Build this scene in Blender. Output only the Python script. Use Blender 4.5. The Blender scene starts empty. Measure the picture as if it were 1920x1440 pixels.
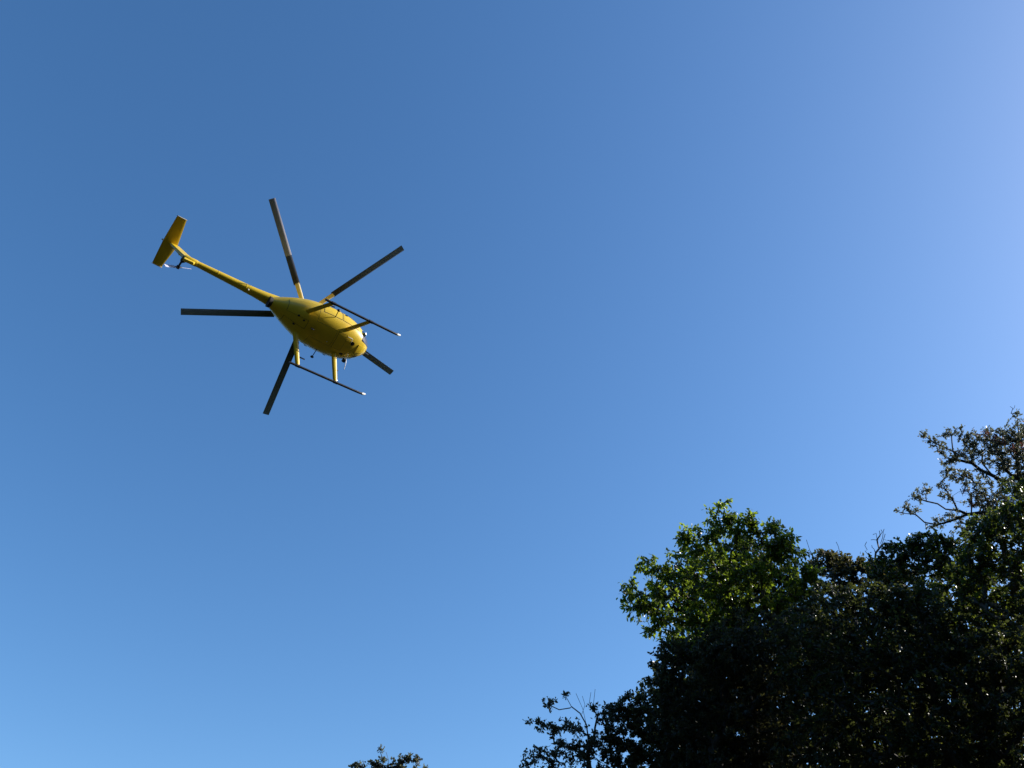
import bpy, bmesh, math, random
import numpy as np
from mathutils import Matrix, Vector

SC = bpy.context.scene
COL = SC.collection
RNG = np.random.default_rng(7)
random.seed(7)

# ------------------------------------------------------------------ camera
CAM_POS = np.array([0.0, 0.0, 1.6])
PITCH = math.radians(42)
cam = bpy.data.objects.new('camera', bpy.data.cameras.new('camera'))
COL.objects.link(cam)
cam.location = CAM_POS
cam.rotation_euler = (math.radians(90) + PITCH, 0, 0)
cam.data.sensor_width = 36
cam.data.lens = 30
cam.data.clip_start = 0.05
cam.data.clip_end = 3000
SC.camera = cam

# ------------------------------------------------------------------ sky and sun
SUN_EL, SUN_AZ = math.radians(29.0), math.radians(79.0)      # azimuth clockwise from +Y
world = bpy.data.worlds.new('World')
SC.world = world
world.use_nodes = True
wn = world.node_tree
sky = wn.nodes.new('ShaderNodeTexSky')
sky.sky_type = 'NISHITA'
sky.sun_disc = False
sky.sun_elevation = SUN_EL
sky.sun_rotation = SUN_AZ
sky.air_density = 1.0
sky.dust_density = 0.8
sky.ozone_density = 3.2
gam = wn.nodes.new('ShaderNodeHueSaturation')
gam.inputs['Saturation'].default_value = 1.2
bgn = wn.nodes['Background']
bgn.inputs['Strength'].default_value = 0.15
wn.links.new(sky.outputs[0], gam.inputs['Color'])
wn.links.new(gam.outputs[0], bgn.inputs['Color'])

sun_dir = Vector((math.cos(SUN_EL) * math.sin(SUN_AZ), math.cos(SUN_EL) * math.cos(SUN_AZ), math.sin(SUN_EL)))
sl = bpy.data.lights.new('sun', 'SUN')
sl.energy = 5.0
sl.angle = math.radians(0.53)
sl.color = (1.0, 0.94, 0.84)
sun = bpy.data.objects.new('sun', sl)
COL.objects.link(sun)
sun.rotation_euler = sun_dir.to_track_quat('Z', 'Y').to_euler()
sun.location = sun_dir * 60

vs = SC.view_settings
SC.display_settings.display_device = 'sRGB'
vs.view_transform = 'Standard'
vs.look = 'None'
vs.exposure = 0.47
vs.gamma = 1
vs.use_curve_mapping = False
SC.render.engine = 'CYCLES'
SC.cycles.max_bounces = 12
SC.cycles.diffuse_bounces = 8
SC.cycles.transmission_bounces = 8

# ------------------------------------------------------------------ helpers
def at(u, v, dist):
    """world point seen at photo pixel (u, v) at a distance in metres"""
    d = np.array([(u - 960) / 1600.0, (v - 720) / 1600.0, 1.0])
    d /= np.linalg.norm(d)
    s, c = math.sin(PITCH), math.cos(PITCH)
    w = np.array([d[0], s * d[1] + c * d[2], -c * d[1] + s * d[2]])
    return CAM_POS + dist * w

def tag(o, label=None, cat=None, group=None, kind=None):
    if label: o['label'] = label
    if cat: o['category'] = cat
    if group: o['group'] = group
    if kind: o['kind'] = kind
    return o

def empty(name, loc, parent=None):
    o = bpy.data.objects.new(name, None)
    o.empty_display_size = 0.3
    COL.objects.link(o)
    o.location = loc
    if parent: o.parent = parent
    return o

def mesh_obj(name, verts, faces, mat, parent=None, smooth=True, auto=None):
    me = bpy.data.meshes.new(name)
    me.from_pydata([tuple(map(float, v)) for v in verts], [], [tuple(map(int, f)) for f in faces])
    if mat: me.materials.append(mat)
    if smooth:
        me.polygons.foreach_set('use_smooth', np.ones(len(me.polygons), dtype=bool))
    me.update()
    if auto is not None:
        me.set_sharp_from_angle(angle=math.radians(auto))
    o = bpy.data.objects.new(name, me)
    COL.objects.link(o)
    if parent: o.parent = parent
    return o

class MB:
    """collects shapes of one part"""
    def __init__(self): self.v = []; self.f = []
    def add(self, verts, faces):
        n = len(self.v)
        self.v += [tuple(p) for p in verts]
        self.f += [tuple(i + n for i in fc) for fc in faces]
    def tube(self, pts, radii, sides=12, cap=True, flat=1.0, up=None):
        pts = np.array(pts, float)
        radii = np.broadcast_to(np.array(radii, float), (len(pts),))
        V = []
        for i, p in enumerate(pts):
            d = pts[min(i + 1, len(pts) - 1)] - pts[max(i - 1, 0)]
            d /= np.linalg.norm(d) + 1e-12
            r = np.array(up if up is not None else ((0, 0, 1) if abs(d[2]) < .9 else (1, 0, 0)), float)
            a = np.cross(d, r); a /= np.linalg.norm(a); b = np.cross(a, d)
            for k in range(sides):
                t = 2 * math.pi * k / sides
                V.append(p + radii[i] * (math.cos(t) * a * flat + math.sin(t) * b))
        F = []
        for i in range(len(pts) - 1):
            for k in range(sides):
                k2 = (k + 1) % sides
                F.append((i * sides + k, i * sides + k2, (i + 1) * sides + k2, (i + 1) * sides + k))
        if cap:
            F.append(tuple(range(sides))[::-1])
            F.append(tuple((len(pts) - 1) * sides + k for k in range(sides)))
        self.add(V, F)
        return self
    def box(self, lo, hi):
        x0, y0, z0 = lo; x1, y1, z1 = hi
        self.add([(x0, y0, z0), (x1, y0, z0), (x1, y1, z0), (x0, y1, z0), (x0, y0, z1), (x1, y0, z1), (x1, y1, z1), (x0, y1, z1)],
                 [(3, 2, 1, 0), (4, 5, 6, 7), (0, 1, 5, 4), (1, 2, 6, 5), (2, 3, 7, 6), (3, 0, 4, 7)])
        return self
    def ball(self, c, r, n=12, squash=(1, 1, 1)):
        V = []; F = []
        m = n // 2
        for i in range(m + 1):
            for k in range(n):
                ph = math.pi * i / m; t = 2 * math.pi * k / n
                V.append((c[0] + r * squash[0] * math.sin(ph) * math.cos(t), c[1] + r * squash[1] * math.sin(ph) * math.sin(t), c[2] + r * squash[2] * math.cos(ph)))
        for i in range(m):
            for k in range(n):
                k2 = (k + 1) % n
                F.append((i * n + k, (i + 1) * n + k, (i + 1) * n + k2, i * n + k2))
        self.add(V, F)
        return self
    def build(self, name, mat, parent=None, smooth=True, auto=40):
        return mesh_obj(name, self.v, self.f, mat, parent, smooth, auto)

# ------------------------------------------------------------------ materials
def new_mat(name):
    m = bpy.data.materials.new(name)
    m.use_nodes = True
    return m, m.node_tree, m.node_tree.nodes['Principled BSDF']

def paint(name, col, rough=.35, metal=0.0, coat=0.0, coat_rough=.06, var=.12, scale=6.0, bump=0.0, spec=.5):
    """solid paint or metal with faint soiling"""
    m, nt, b = new_mat(name)
    tc = nt.nodes.new('ShaderNodeTexCoord')
    nz = nt.nodes.new('ShaderNodeTexNoise')
    nz.inputs['Scale'].default_value = scale
    nz.inputs['Detail'].default_value = 6
    nt.links.new(tc.outputs['Object'], nz.inputs['Vector'])
    rp = nt.nodes.new('ShaderNodeValToRGB')
    rp.color_ramp.elements[0].position = .3
    rp.color_ramp.elements[1].position = .62
    rp.color_ramp.elements[0].color = (*[c * (1 - var) for c in col], 1)
    rp.color_ramp.elements[1].color = (*col, 1)
    nt.links.new(nz.outputs['Fac'], rp.inputs['Fac'])
    nt.links.new(rp.outputs['Color'], b.inputs['Base Color'])
    mr = nt.nodes.new('ShaderNodeMapRange')
    mr.inputs['To Min'].default_value = rough * .8
    mr.inputs['To Max'].default_value = min(1, rough * 1.3)
    nt.links.new(nz.outputs['Fac'], mr.inputs['Value'])
    nt.links.new(mr.outputs['Result'], b.inputs['Roughness'])
    b.inputs['Metallic'].default_value = metal
    b.inputs['Specular IOR Level'].default_value = spec
    b.inputs['Coat Weight'].default_value = coat
    b.inputs['Coat Roughness'].default_value = coat_rough
    if bump:
        bp = nt.nodes.new('ShaderNodeBump')
        bp.inputs['Strength'].default_value = bump
        bp.inputs['Distance'].default_value = .01
        nt.links.new(nz.outputs['Fac'], bp.inputs['Height'])
        nt.links.new(bp.outputs['Normal'], b.inputs['Normal'])
    return m

M_YELLOW = paint('yellow_paint', (.80, .55, .03), .36, coat=.35, coat_rough=.03, var=.10, scale=3.0, spec=.35)
M_CREAM = paint('cream_paint', (.78, .66, .36), .4, var=.15)
M_WHITE = paint('white_paint', (.80, .80, .78), .35, var=.08)
M_BLACK = paint('black_rubber', (.018, .019, .022), .5, var=.3)
M_SKID = paint('dark_skid_metal', (.022, .022, .03), .45, metal=.2, var=.3)
M_BLADE = paint('charcoal_blade_paint', (.022, .026, .04), .5, var=.25)
M_BLADEPALE = paint('pale_blade_paint_and_sheen', (.70, .68, .80), .4, var=.1)  # tail blade paint; on one main blade it is painted sun sheen
def blend_towards_tip(m, x0, x1, tip):
    """blends the base colour to another along the blade (object X)"""
    nt = m.node_tree; b = nt.nodes['Principled BSDF']
    old = b.inputs['Base Color'].links[0].from_socket
    tc = [n for n in nt.nodes if n.type == 'TEX_COORD'][0]
    sx = nt.nodes.new('ShaderNodeSeparateXYZ'); mr = nt.nodes.new('ShaderNodeMapRange'); mx = nt.nodes.new('ShaderNodeMix')
    mx.data_type = 'RGBA'; mr.inputs['From Min'].default_value = x0; mr.inputs['From Max'].default_value = x1
    nt.links.new(tc.outputs['Object'], sx.inputs[0]); nt.links.new(sx.outputs['X'], mr.inputs['Value']); nt.links.new(mr.outputs['Result'], mx.inputs['Factor'])
    nt.links.new(old, mx.inputs['A']); mx.inputs['B'].default_value = (*tip, 1); nt.links.new(mx.outputs['Result'], b.inputs['Base Color'])
blend_towards_tip(M_BLADE, 1.3, 3.8, (.30, .40, .68))  # sky showing through the spinning outer blades, blended into their colour
blend_towards_tip(M_BLADEPALE, 2.6, 3.9, (.42, .44, .62))  # painted sheen fades outward
M_STEEL = paint('steel', (.55, .55, .57), .3, metal=.9, var=.2)
M_SOOT = paint('sooty_metal', (.02, .018, .016), .7, var=.4)

def glass(name):
    m, nt, b = new_mat(name)
    b.inputs['Base Color'].default_value = (.045, .04, .06, 1)
    b.inputs['Roughness'].default_value = .05
    b.inputs['IOR'].default_value = 1.5
    b.inputs['Coat Weight'].default_value = 1.0
    b.inputs['Coat Roughness'].default_value = .03
    nz = nt.nodes.new('ShaderNodeTexNoise'); nz.inputs['Scale'].default_value = 4
    mr = nt.nodes.new('ShaderNodeMapRange'); mr.inputs['To Min'].default_value = .02; mr.inputs['To Max'].default_value = .05
    nt.links.new(nz.outputs['Fac'], mr.inputs['Value']); nt.links.new(mr.outputs['Result'], b.inputs['Roughness'])
    return m
M_GLASS = glass('tinted_canopy_glass')

def leaf_mat(name, cols, trans, tw=.35, rough=.38, spec=.5):
    m, nt, b = new_mat(name)
    a = nt.nodes.new('ShaderNodeAttribute'); a.attribute_name = 'tint'
    rp = nt.nodes.new('ShaderNodeValToRGB')
    el = rp.color_ramp.elements
    while len(el) < len(cols): el.new(.5)
    for i, c in enumerate(cols):
        el[i].position = c[0]; el[i].color = (*c[1], 1)
    nt.links.new(a.outputs['Fac'], rp.inputs['Fac'])
    nz = nt.nodes.new('ShaderNodeTexNoise'); nz.inputs['Scale'].default_value = 35
    tc = nt.nodes.new('ShaderNodeTexCoord'); nt.links.new(tc.outputs['Object'], nz.inputs['Vector'])
    mx = nt.nodes.new('ShaderNodeMix'); mx.data_type = 'RGBA'; mx.blend_type = 'MULTIPLY'
    mx.inputs['Factor'].default_value = .5
    nt.links.new(rp.outputs['Color'], mx.inputs['A']); nt.links.new(nz.outputs['Fac'], mx.inputs['B'])
    nt.links.new(mx.outputs['Result'], b.inputs['Base Color'])
    b.inputs['Roughness'].default_value = rough
    b.inputs['Specular IOR Level'].default_value = spec
    tl = nt.nodes.new('ShaderNodeBsdfTranslucent')
    mt = nt.nodes.new('ShaderNodeMix'); mt.data_type = 'RGBA'; mt.blend_type = 'MULTIPLY'; mt.inputs['Factor'].default_value = 1
    nt.links.new(rp.outputs['Color'], mt.inputs['A']); mt.inputs['B'].default_value = (*trans, 1)
    nt.links.new(mt.outputs['Result'], tl.inputs['Color'])
    ms = nt.nodes.new('ShaderNodeMixShader'); ms.inputs['Fac'].default_value = tw
    nt.links.new(b.outputs[0], ms.inputs[1]); nt.links.new(tl.outputs[0], ms.inputs[2])
    nt.links.new(ms.outputs[0], nt.nodes['Material Output'].inputs['Surface'])
    return m

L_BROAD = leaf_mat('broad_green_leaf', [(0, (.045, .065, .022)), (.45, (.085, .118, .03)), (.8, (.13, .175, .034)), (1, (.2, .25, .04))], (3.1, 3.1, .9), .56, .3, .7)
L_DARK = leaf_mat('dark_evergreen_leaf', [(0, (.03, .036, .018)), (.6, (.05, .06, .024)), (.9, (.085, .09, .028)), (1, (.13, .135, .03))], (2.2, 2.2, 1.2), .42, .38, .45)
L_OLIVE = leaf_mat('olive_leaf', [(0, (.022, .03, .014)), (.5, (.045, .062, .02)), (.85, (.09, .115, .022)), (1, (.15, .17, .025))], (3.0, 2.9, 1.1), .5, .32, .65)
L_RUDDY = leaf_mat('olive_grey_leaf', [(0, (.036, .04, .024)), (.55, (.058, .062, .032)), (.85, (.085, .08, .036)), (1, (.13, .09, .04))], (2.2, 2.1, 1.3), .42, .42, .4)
L_GNARL = leaf_mat('grey_brown_tuft_leaf', [(0, (.055, .062, .046)), (.5, (.085, .093, .062)), (.8, (.105, .10, .06)), (1, (.14, .095, .065))], (2.4, 2.4, 1.9), .45, .42)
L_FLOWER = leaf_mat('red_brown_flower', [(0, (.10, .04, .03)), (1, (.20, .08, .05))], (1.5, 1.3, 1.2), .25, .6)

def bark_mat(name, c0, c1):
    m, nt, b = new_mat(name)
    tc = nt.nodes.new('ShaderNodeTexCoord')
    mp = nt.nodes.new('ShaderNodeMapping'); mp.inputs['Scale'].default_value = (9, 9, 2.2)
    nz = nt.nodes.new('ShaderNodeTexNoise'); nz.inputs['Scale'].default_value = 2.5; nz.inputs['Detail'].default_value = 8
    rp = nt.nodes.new('ShaderNodeValToRGB')
    rp.color_ramp.elements[0].position = .35; rp.color_ramp.elements[1].position = .68
    rp.color_ramp.elements[0].color = (*c0, 1); rp.color_ramp.elements[1].color = (*c1, 1)
    bp = nt.nodes.new('ShaderNodeBump'); bp.inputs['Strength'].default_value = .6; bp.inputs['Distance'].default_value = .02
    nt.links.new(tc.outputs['Object'], mp.inputs['Vector']); nt.links.new(mp.outputs[0], nz.inputs['Vector'])
    nt.links.new(nz.outputs['Fac'], rp.inputs['Fac']); nt.links.new(rp.outputs['Color'], b.inputs['Base Color'])
    nt.links.new(nz.outputs['Fac'], bp.inputs['Height']); nt.links.new(bp.outputs['Normal'], b.inputs['Normal'])
    b.inputs['Roughness'].default_value = .85
    return m
BARK = bark_mat('grey_bark', (.05, .042, .034), (.15, .13, .11))
BARK_DARK = bark_mat('dark_bark', (.02, .018, .016), (.07, .06, .05))
BARK_PALE = bark_mat('weathered_dead_wood', (.10, .09, .085), (.26, .24, .23))

# ------------------------------------------------------------------ ground
m, nt, b = new_mat('grass_and_soil')
tc = nt.nodes.new('ShaderNodeTexCoord')
n1 = nt.nodes.new('ShaderNodeTexNoise'); n1.inputs['Scale'].default_value = .35; n1.inputs['Detail'].default_value = 8
n2 = nt.nodes.new('ShaderNodeTexNoise'); n2.inputs['Scale'].default_value = 30; n2.inputs['Detail'].default_value = 6
rp = nt.nodes.new('ShaderNodeValToRGB')
rp.color_ramp.elements[0].position = .38; rp.color_ramp.elements[1].position = .62
rp.color_ramp.elements[0].color = (.022, .034, .012, 1); rp.color_ramp.elements[1].color = (.04, .036, .02, 1)
mx = nt.nodes.new('ShaderNodeMix'); mx.data_type = 'RGBA'; mx.blend_type = 'MULTIPLY'; mx.inputs['Factor'].default_value = .6
bp = nt.nodes.new('ShaderNodeBump'); bp.inputs['Strength'].default_value = .7; bp.inputs['Distance'].default_value = .05
nt.links.new(tc.outputs['Object'], n1.inputs['Vector']); nt.links.new(tc.outputs['Object'], n2.inputs['Vector'])
nt.links.new(n1.outputs['Fac'], rp.inputs['Fac']); nt.links.new(rp.outputs['Color'], mx.inputs['A'])
nt.links.new(n2.outputs['Fac'], mx.inputs['B']); nt.links.new(mx.outputs['Result'], b.inputs['Base Color'])
nt.links.new(n2.outputs['Fac'], bp.inputs['Height']); nt.links.new(bp.outputs['Normal'], b.inputs['Normal'])
b.inputs['Roughness'].default_value = 1.0
b.inputs['Specular IOR Level'].default_value = .06
gx = np.concatenate([np.linspace(-1200, -60, 12), np.linspace(-50, 50, 41), np.linspace(60, 1200, 12)])
gv = []
for y in gx:
    for x in gx:
        r = math.hypot(x, y)
        h = .18 * math.sin(x * .21 + 1) * math.cos(y * .17) * min(1, max(0, r - 4) / 8) * (1 if r < 70 else .2)
        gv.append((x, y, h))
n = len(gx)
gf = [(j * n + i, j * n + i + 1, (j + 1) * n + i + 1, (j + 1) * n + i) for j in range(n - 1) for i in range(n - 1)]
ground = mesh_obj('ground', gv, gf, m)
tag(ground, 'uneven grassy ground under the trees', 'ground', kind='structure')

# unseen wooded hill ring, added to keep low sky light off the helicopter belly
def hill_angle(a):                                  # a: azimuth clockwise from +Y, degrees
    return float(np.interp(a % 360, [0, 25, 45, 60, 75, 95, 130, 180, 220, 260, 300, 330, 360], [7, 9, 14, 16, 17, 22, 27, 25, 20, 14, 9, 7, 7]))
hv = []; NA = 240; RR = [70, 120, 190, 270, 350, 420, 520, 700]; RF = [0, .12, .33, .6, .86, 1.0, .9, .5]
rng = np.random.default_rng(3)
for rad, f in zip(RR, RF):
    for k in range(NA):
        a = 360 * k / NA
        h = math.tan(math.radians(hill_angle(a) + .9 * math.sin(a * .23) + .5 * math.sin(a * .71 + 1))) * 420 * f
        hv.append((rad * math.sin(math.radians(a)), rad * math.cos(math.radians(a)), h + (rng.normal() * 2.2 if f > .2 else 0) - .6))
hf = [(i * NA + k, i * NA + (k + 1) % NA, (i + 1) * NA + (k + 1) % NA, (i + 1) * NA + k) for i in range(len(RR) - 1) for k in range(NA)]
m2, nt2, b2 = new_mat('blocker_hill_forest')
tc2 = nt2.nodes.new('ShaderNodeTexCoord'); v2 = nt2.nodes.new('ShaderNodeTexVoronoi'); v2.inputs['Scale'].default_value = .16
r2 = nt2.nodes.new('ShaderNodeValToRGB'); r2.color_ramp.elements[0].color = (.035, .048, .018, 1); r2.color_ramp.elements[1].color = (.018, .028, .012, 1)
bp2 = nt2.nodes.new('ShaderNodeBump'); bp2.invert = True; bp2.inputs['Distance'].default_value = 4
nt2.links.new(tc2.outputs['Object'], v2.inputs['Vector']); nt2.links.new(v2.outputs['Distance'], r2.inputs['Fac']); nt2.links.new(r2.outputs['Color'], b2.inputs['Base Color'])
nt2.links.new(v2.outputs['Distance'], bp2.inputs['Height']); nt2.links.new(bp2.outputs['Normal'], b2.inputs['Normal']); b2.inputs['Roughness'].default_value = 1.0; b2.inputs['Specular IOR Level'].default_value = .06
sky_blocker_hills = mesh_obj('sky_blocker_hills', hv, hf, m2)
tag(sky_blocker_hills, 'unseen wooded hill ring added to block low sky light', 'sky_blocker_hills', kind='structure')

# ------------------------------------------------------------------ trees
def mesh_fast(name, V, F, mat, parent, tint=None, smooth=False):
    """V (n,3), F (m,k) with equal polygon sizes"""
    me = bpy.data.meshes.new(name)
    k = F.shape[1]
    me.vertices.add(len(V)); me.vertices.foreach_set('co', V.astype(np.float32).ravel())
    me.loops.add(F.size); me.loops.foreach_set('vertex_index', F.astype(np.int32).ravel())
    me.polygons.add(len(F))
    me.polygons.foreach_set('loop_start', (np.arange(len(F)) * k).astype(np.int32))
    me.polygons.foreach_set('loop_total', np.full(len(F), k, np.int32))
    if smooth: me.polygons.foreach_set('use_smooth', np.ones(len(F), dtype=bool))
    if tint is not None:
        at_ = me.attributes.new('tint', 'FLOAT', 'POINT')
        at_.data.foreach_set('value', tint.astype(np.float32))
    me.update(calc_edges=True)
    me.materials.append(mat)
    o = bpy.data.objects.new(name, me)
    COL.objects.link(o)
    if parent: o.parent = parent
    return o

def unit(a):
    return a / (np.linalg.norm(a, axis=-1, keepdims=True) + 1e-9)

LEAF_T = np.array([0, .30, .30, .70, .70, 1.0])
LEAF_S = np.array([0, -.46, .46, -.42, .42, 0])
LEAF_H = np.array([0, .06, .02, .01, .05, -.10])
LEAF_F = np.array([[0, 1, 2], [1, 3, 2], [2, 3, 4], [3, 5, 4]])

def leaf_arrays(P, D, N, L, W):
    S = unit(np.cross(D, N)); N = np.cross(S, D)
    V = (P[:, None] + D[:, None] * (LEAF_T[None, :, None] * L[:, None, None])
         + S[:, None] * (LEAF_S[None, :, None] * W[:, None, None]) + N[:, None] * (LEAF_H[None, :, None] * L[:, None, None]))
    F = (np.arange(len(P)) * 6)[:, None, None] + LEAF_F[None]
    return V.reshape(-1, 3), F.reshape(-1, 3)

def sample_lobes(lobes, dist, density, rng, depth_k=1.0):
    """points inside ellipsoid clumps given as photo positions: (u, v, ru, rv[, extra distance])"""
    out = []
    for lb in lobes:
        u, v, ru, rv = lb[:4]
        D = dist + (lb[4] if len(lb) > 4 else 0)
        c = at(u, v, D)
        a, bb = ru * D / 1600., rv * D / 1600.
        dp = depth_k * (a + bb) / 2
        n_ = max(3, int(density * math.pi * a * bb))
        q = unit(rng.normal(size=(n_, 3))) * (rng.random((n_, 1)) ** .38)
        right = np.array([1, 0, 0]); fwd = unit(c - CAM_POS); upv = np.cross(right, fwd); upv = unit(upv); right = np.cross(fwd, upv)
        out.append(c + q[:, :1] * a * right + q[:, 1:2] * bb * upv + q[:, 2:] * dp * fwd)
    return np.concatenate(out)

def grow(trunk, pre, attr, seg, rng, wig=.25, kpath=.35):
    """greedy branching skeleton: trunk polyline, preset branch polylines, then every attractor joins the nearest part"""
    pos = [np.array(p, float) for p in trunk]; par = [-1] + list(range(len(trunk) - 1))
    plen = [0.0]
    for i in range(1, len(trunk)): plen.append(plen[-1] + np.linalg.norm(pos[i] - pos[i - 1]))
    istrunk = len(trunk)
    for br in pre:
        br = [np.array(p, float) for p in br]
        A = np.array(pos)
        j = int(np.argmin(np.linalg.norm(A - br[0], axis=1)))
        d0 = np.linalg.norm(A[j] - br[0])
        chain = []
        if d0 > .3:
            k = int(d0 / .35) + 1
            for t in range(1, k):
                chain.append(A[j] + (br[0] - A[j]) * t / k + np.array([0, 0, .12 * d0 * math.sin(math.pi * t / k)]) + rng.normal(size=3) * .03)
        for a, b_ in zip(br[:-1], br[1:]):
            k = max(1, int(np.linalg.norm(b_ - a) / .16))
            for t in range(k):
                chain.append(a + (b_ - a) * t / k + (rng.normal(size=3) * .012))
        chain.append(br[-1])
        last = j
        for c in chain:
            if np.linalg.norm(c - pos[last]) < .02: continue
            pos.append(c); par.append(last); plen.append(plen[last] + np.linalg.norm(c - pos[last])); last = len(pos) - 1
    n = len(attr)
    A = np.array(pos); PL = np.array(plen)
    best = np.full(n, 1e9); bi = np.zeros(n, int)
    lo = 2 if len(trunk) > 3 else 0
    for s in range(0, n, 400):
        d = np.linalg.norm(attr[s:s + 400, None] - A[None, lo:], axis=2) + kpath * PL[None, lo:] * .3
        bi[s:s + 400] = d.argmin(1) + lo; best[s:s + 400] = d.min(1)
    done = np.zeros(n, bool)
    tips = np.zeros(n, int); tipdir = np.zeros((n, 3))
    for it in range(n):
        b_ = np.where(done, 1e9, best); i = int(b_.argmin()); done[i] = True
        j = bi[i]; p0 = pos[j]; vec = attr[i] - p0; L = np.linalg.norm(vec)
        k = max(1, int(L / seg)); last = j; newi = []
        off = rng.normal(size=3) * L * wig * .3
        for t in range(1, k + 1):
            f = t / k
            q = p0 + vec * f + (off * math.sin(math.pi * f) + rng.normal(size=3) * seg * wig * .35) * (1 if t < k else 0)
            pos.append(q); par.append(last); plen.append(plen[last] + np.linalg.norm(q - pos[last])); last = len(pos) - 1; newi.append(last)
        tips[i] = last; tipdir[i] = unit(pos[last] - pos[par[last]])
        Q = np.array([pos[q] for q in newi]); QL = np.array([plen[q] for q in newi])
        d = np.linalg.norm(attr[:, None] - Q[None], axis=2) + kpath * QL[None] * .3
        m_ = d.min(1); im = d.argmin(1); up = m_ < best
        best[up] = m_[up]; bi[up] = np.array(newi)[im[up]]
    return np.array(pos), np.array(par), istrunk, tips, tipdir

def branch_meshes(pos, par, ntr, r_tip, r_base, root, base, bark, max_limbs=10, expo=.45, groups=None):
    n = len(pos)
    cnt = np.zeros(n); kids = [[] for _ in range(n)]
    for i in range(n - 1, -1, -1):
        if cnt[i] == 0: cnt[i] = 1
        if par[i] >= 0: cnt[par[i]] += cnt[i]; kids[par[i]].append(i)
    # (children were added so parents always come first)
    r = r_tip * cnt ** expo
    r = np.minimum(r, r_base)
    hgt = np.arange(ntr) / max(1, ntr - 1)
    r[:ntr] = np.maximum(r[:ntr], r_base * (1 - .93 * hgt))
    r[0] *= 1.35
    # group 0 = trunk; big subtrees off the trunk are limbs of their own
    grp = np.zeros(n, int)
    starts = sorted([i for i in range(ntr, n) if par[i] < ntr], key=lambda i: -cnt[i])[:max_limbs]
    sid = {s: k + 1 for k, s in enumerate(starts)}
    for i in range(ntr, n):
        grp[i] = sid[i] if i in sid else grp[par[i]]
    mbV = {}; mbF = {}
    def put(g, V, F):
        o = sum(len(x) for x in mbV.setdefault(g, []))
        mbV[g].append(V); mbF.setdefault(g, []).append(F + o)
    todo = [(0, None)]
    while todo:
        s, p = todo.pop()
        chain = [] if p is None else [p]
        i = s
        while True:
            chain.append(i)
            ks = kids[i]
            if not ks: break
            if i < ntr - 1: nx = i + 1
            else: nx = max(ks, key=lambda c: cnt[c])
            for c in ks:
                if c != nx: todo.append((c, i))
            i = nx
        if len(chain) < 2: continue
        idx = np.array(chain); P = pos[idx]; R = r[idx].copy()
        if p is not None: R[0] = min(R[0], R[1] * 1.15)
        d = np.zeros_like(P); d[1:-1] = P[2:] - P[:-2]; d[0] = P[1] - P[0]; d[-1] = P[-1] - P[-2]; d = unit(d)
        sides = 9 if R.max() > .06 else (6 if R.max() > .02 else (4 if R.max() > .009 else 3))
        ref = np.array([.31, .85, .42])
        a = unit(np.cross(d, ref)); b_ = np.cross(d, a)
        t = np.arange(sides) * 2 * math.pi / sides
        V = P[:, None] + R[:, None, None] * (np.cos(t)[None, :, None] * a[:, None] + np.sin(t)[None, :, None] * b_[:, None])
        V = V.reshape(-1, 3)
        m_ = len(P); ii = np.arange(m_ - 1)[:, None] * sides; k = np.arange(sides)[None]; k2 = (k + 1) % sides
        F = np.stack([ii + k, ii + k2, ii + sides + k2, ii + sides + k], -1).reshape(-1, 4)
        put(grp[s], V, F)
    for g in sorted(mbV):
        V = np.concatenate(mbV[g]) - base; F = np.concatenate(mbF[g])
        mesh_fast('trunk' if g == 0 else 'limb', V, F, bark, root, smooth=True)

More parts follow.
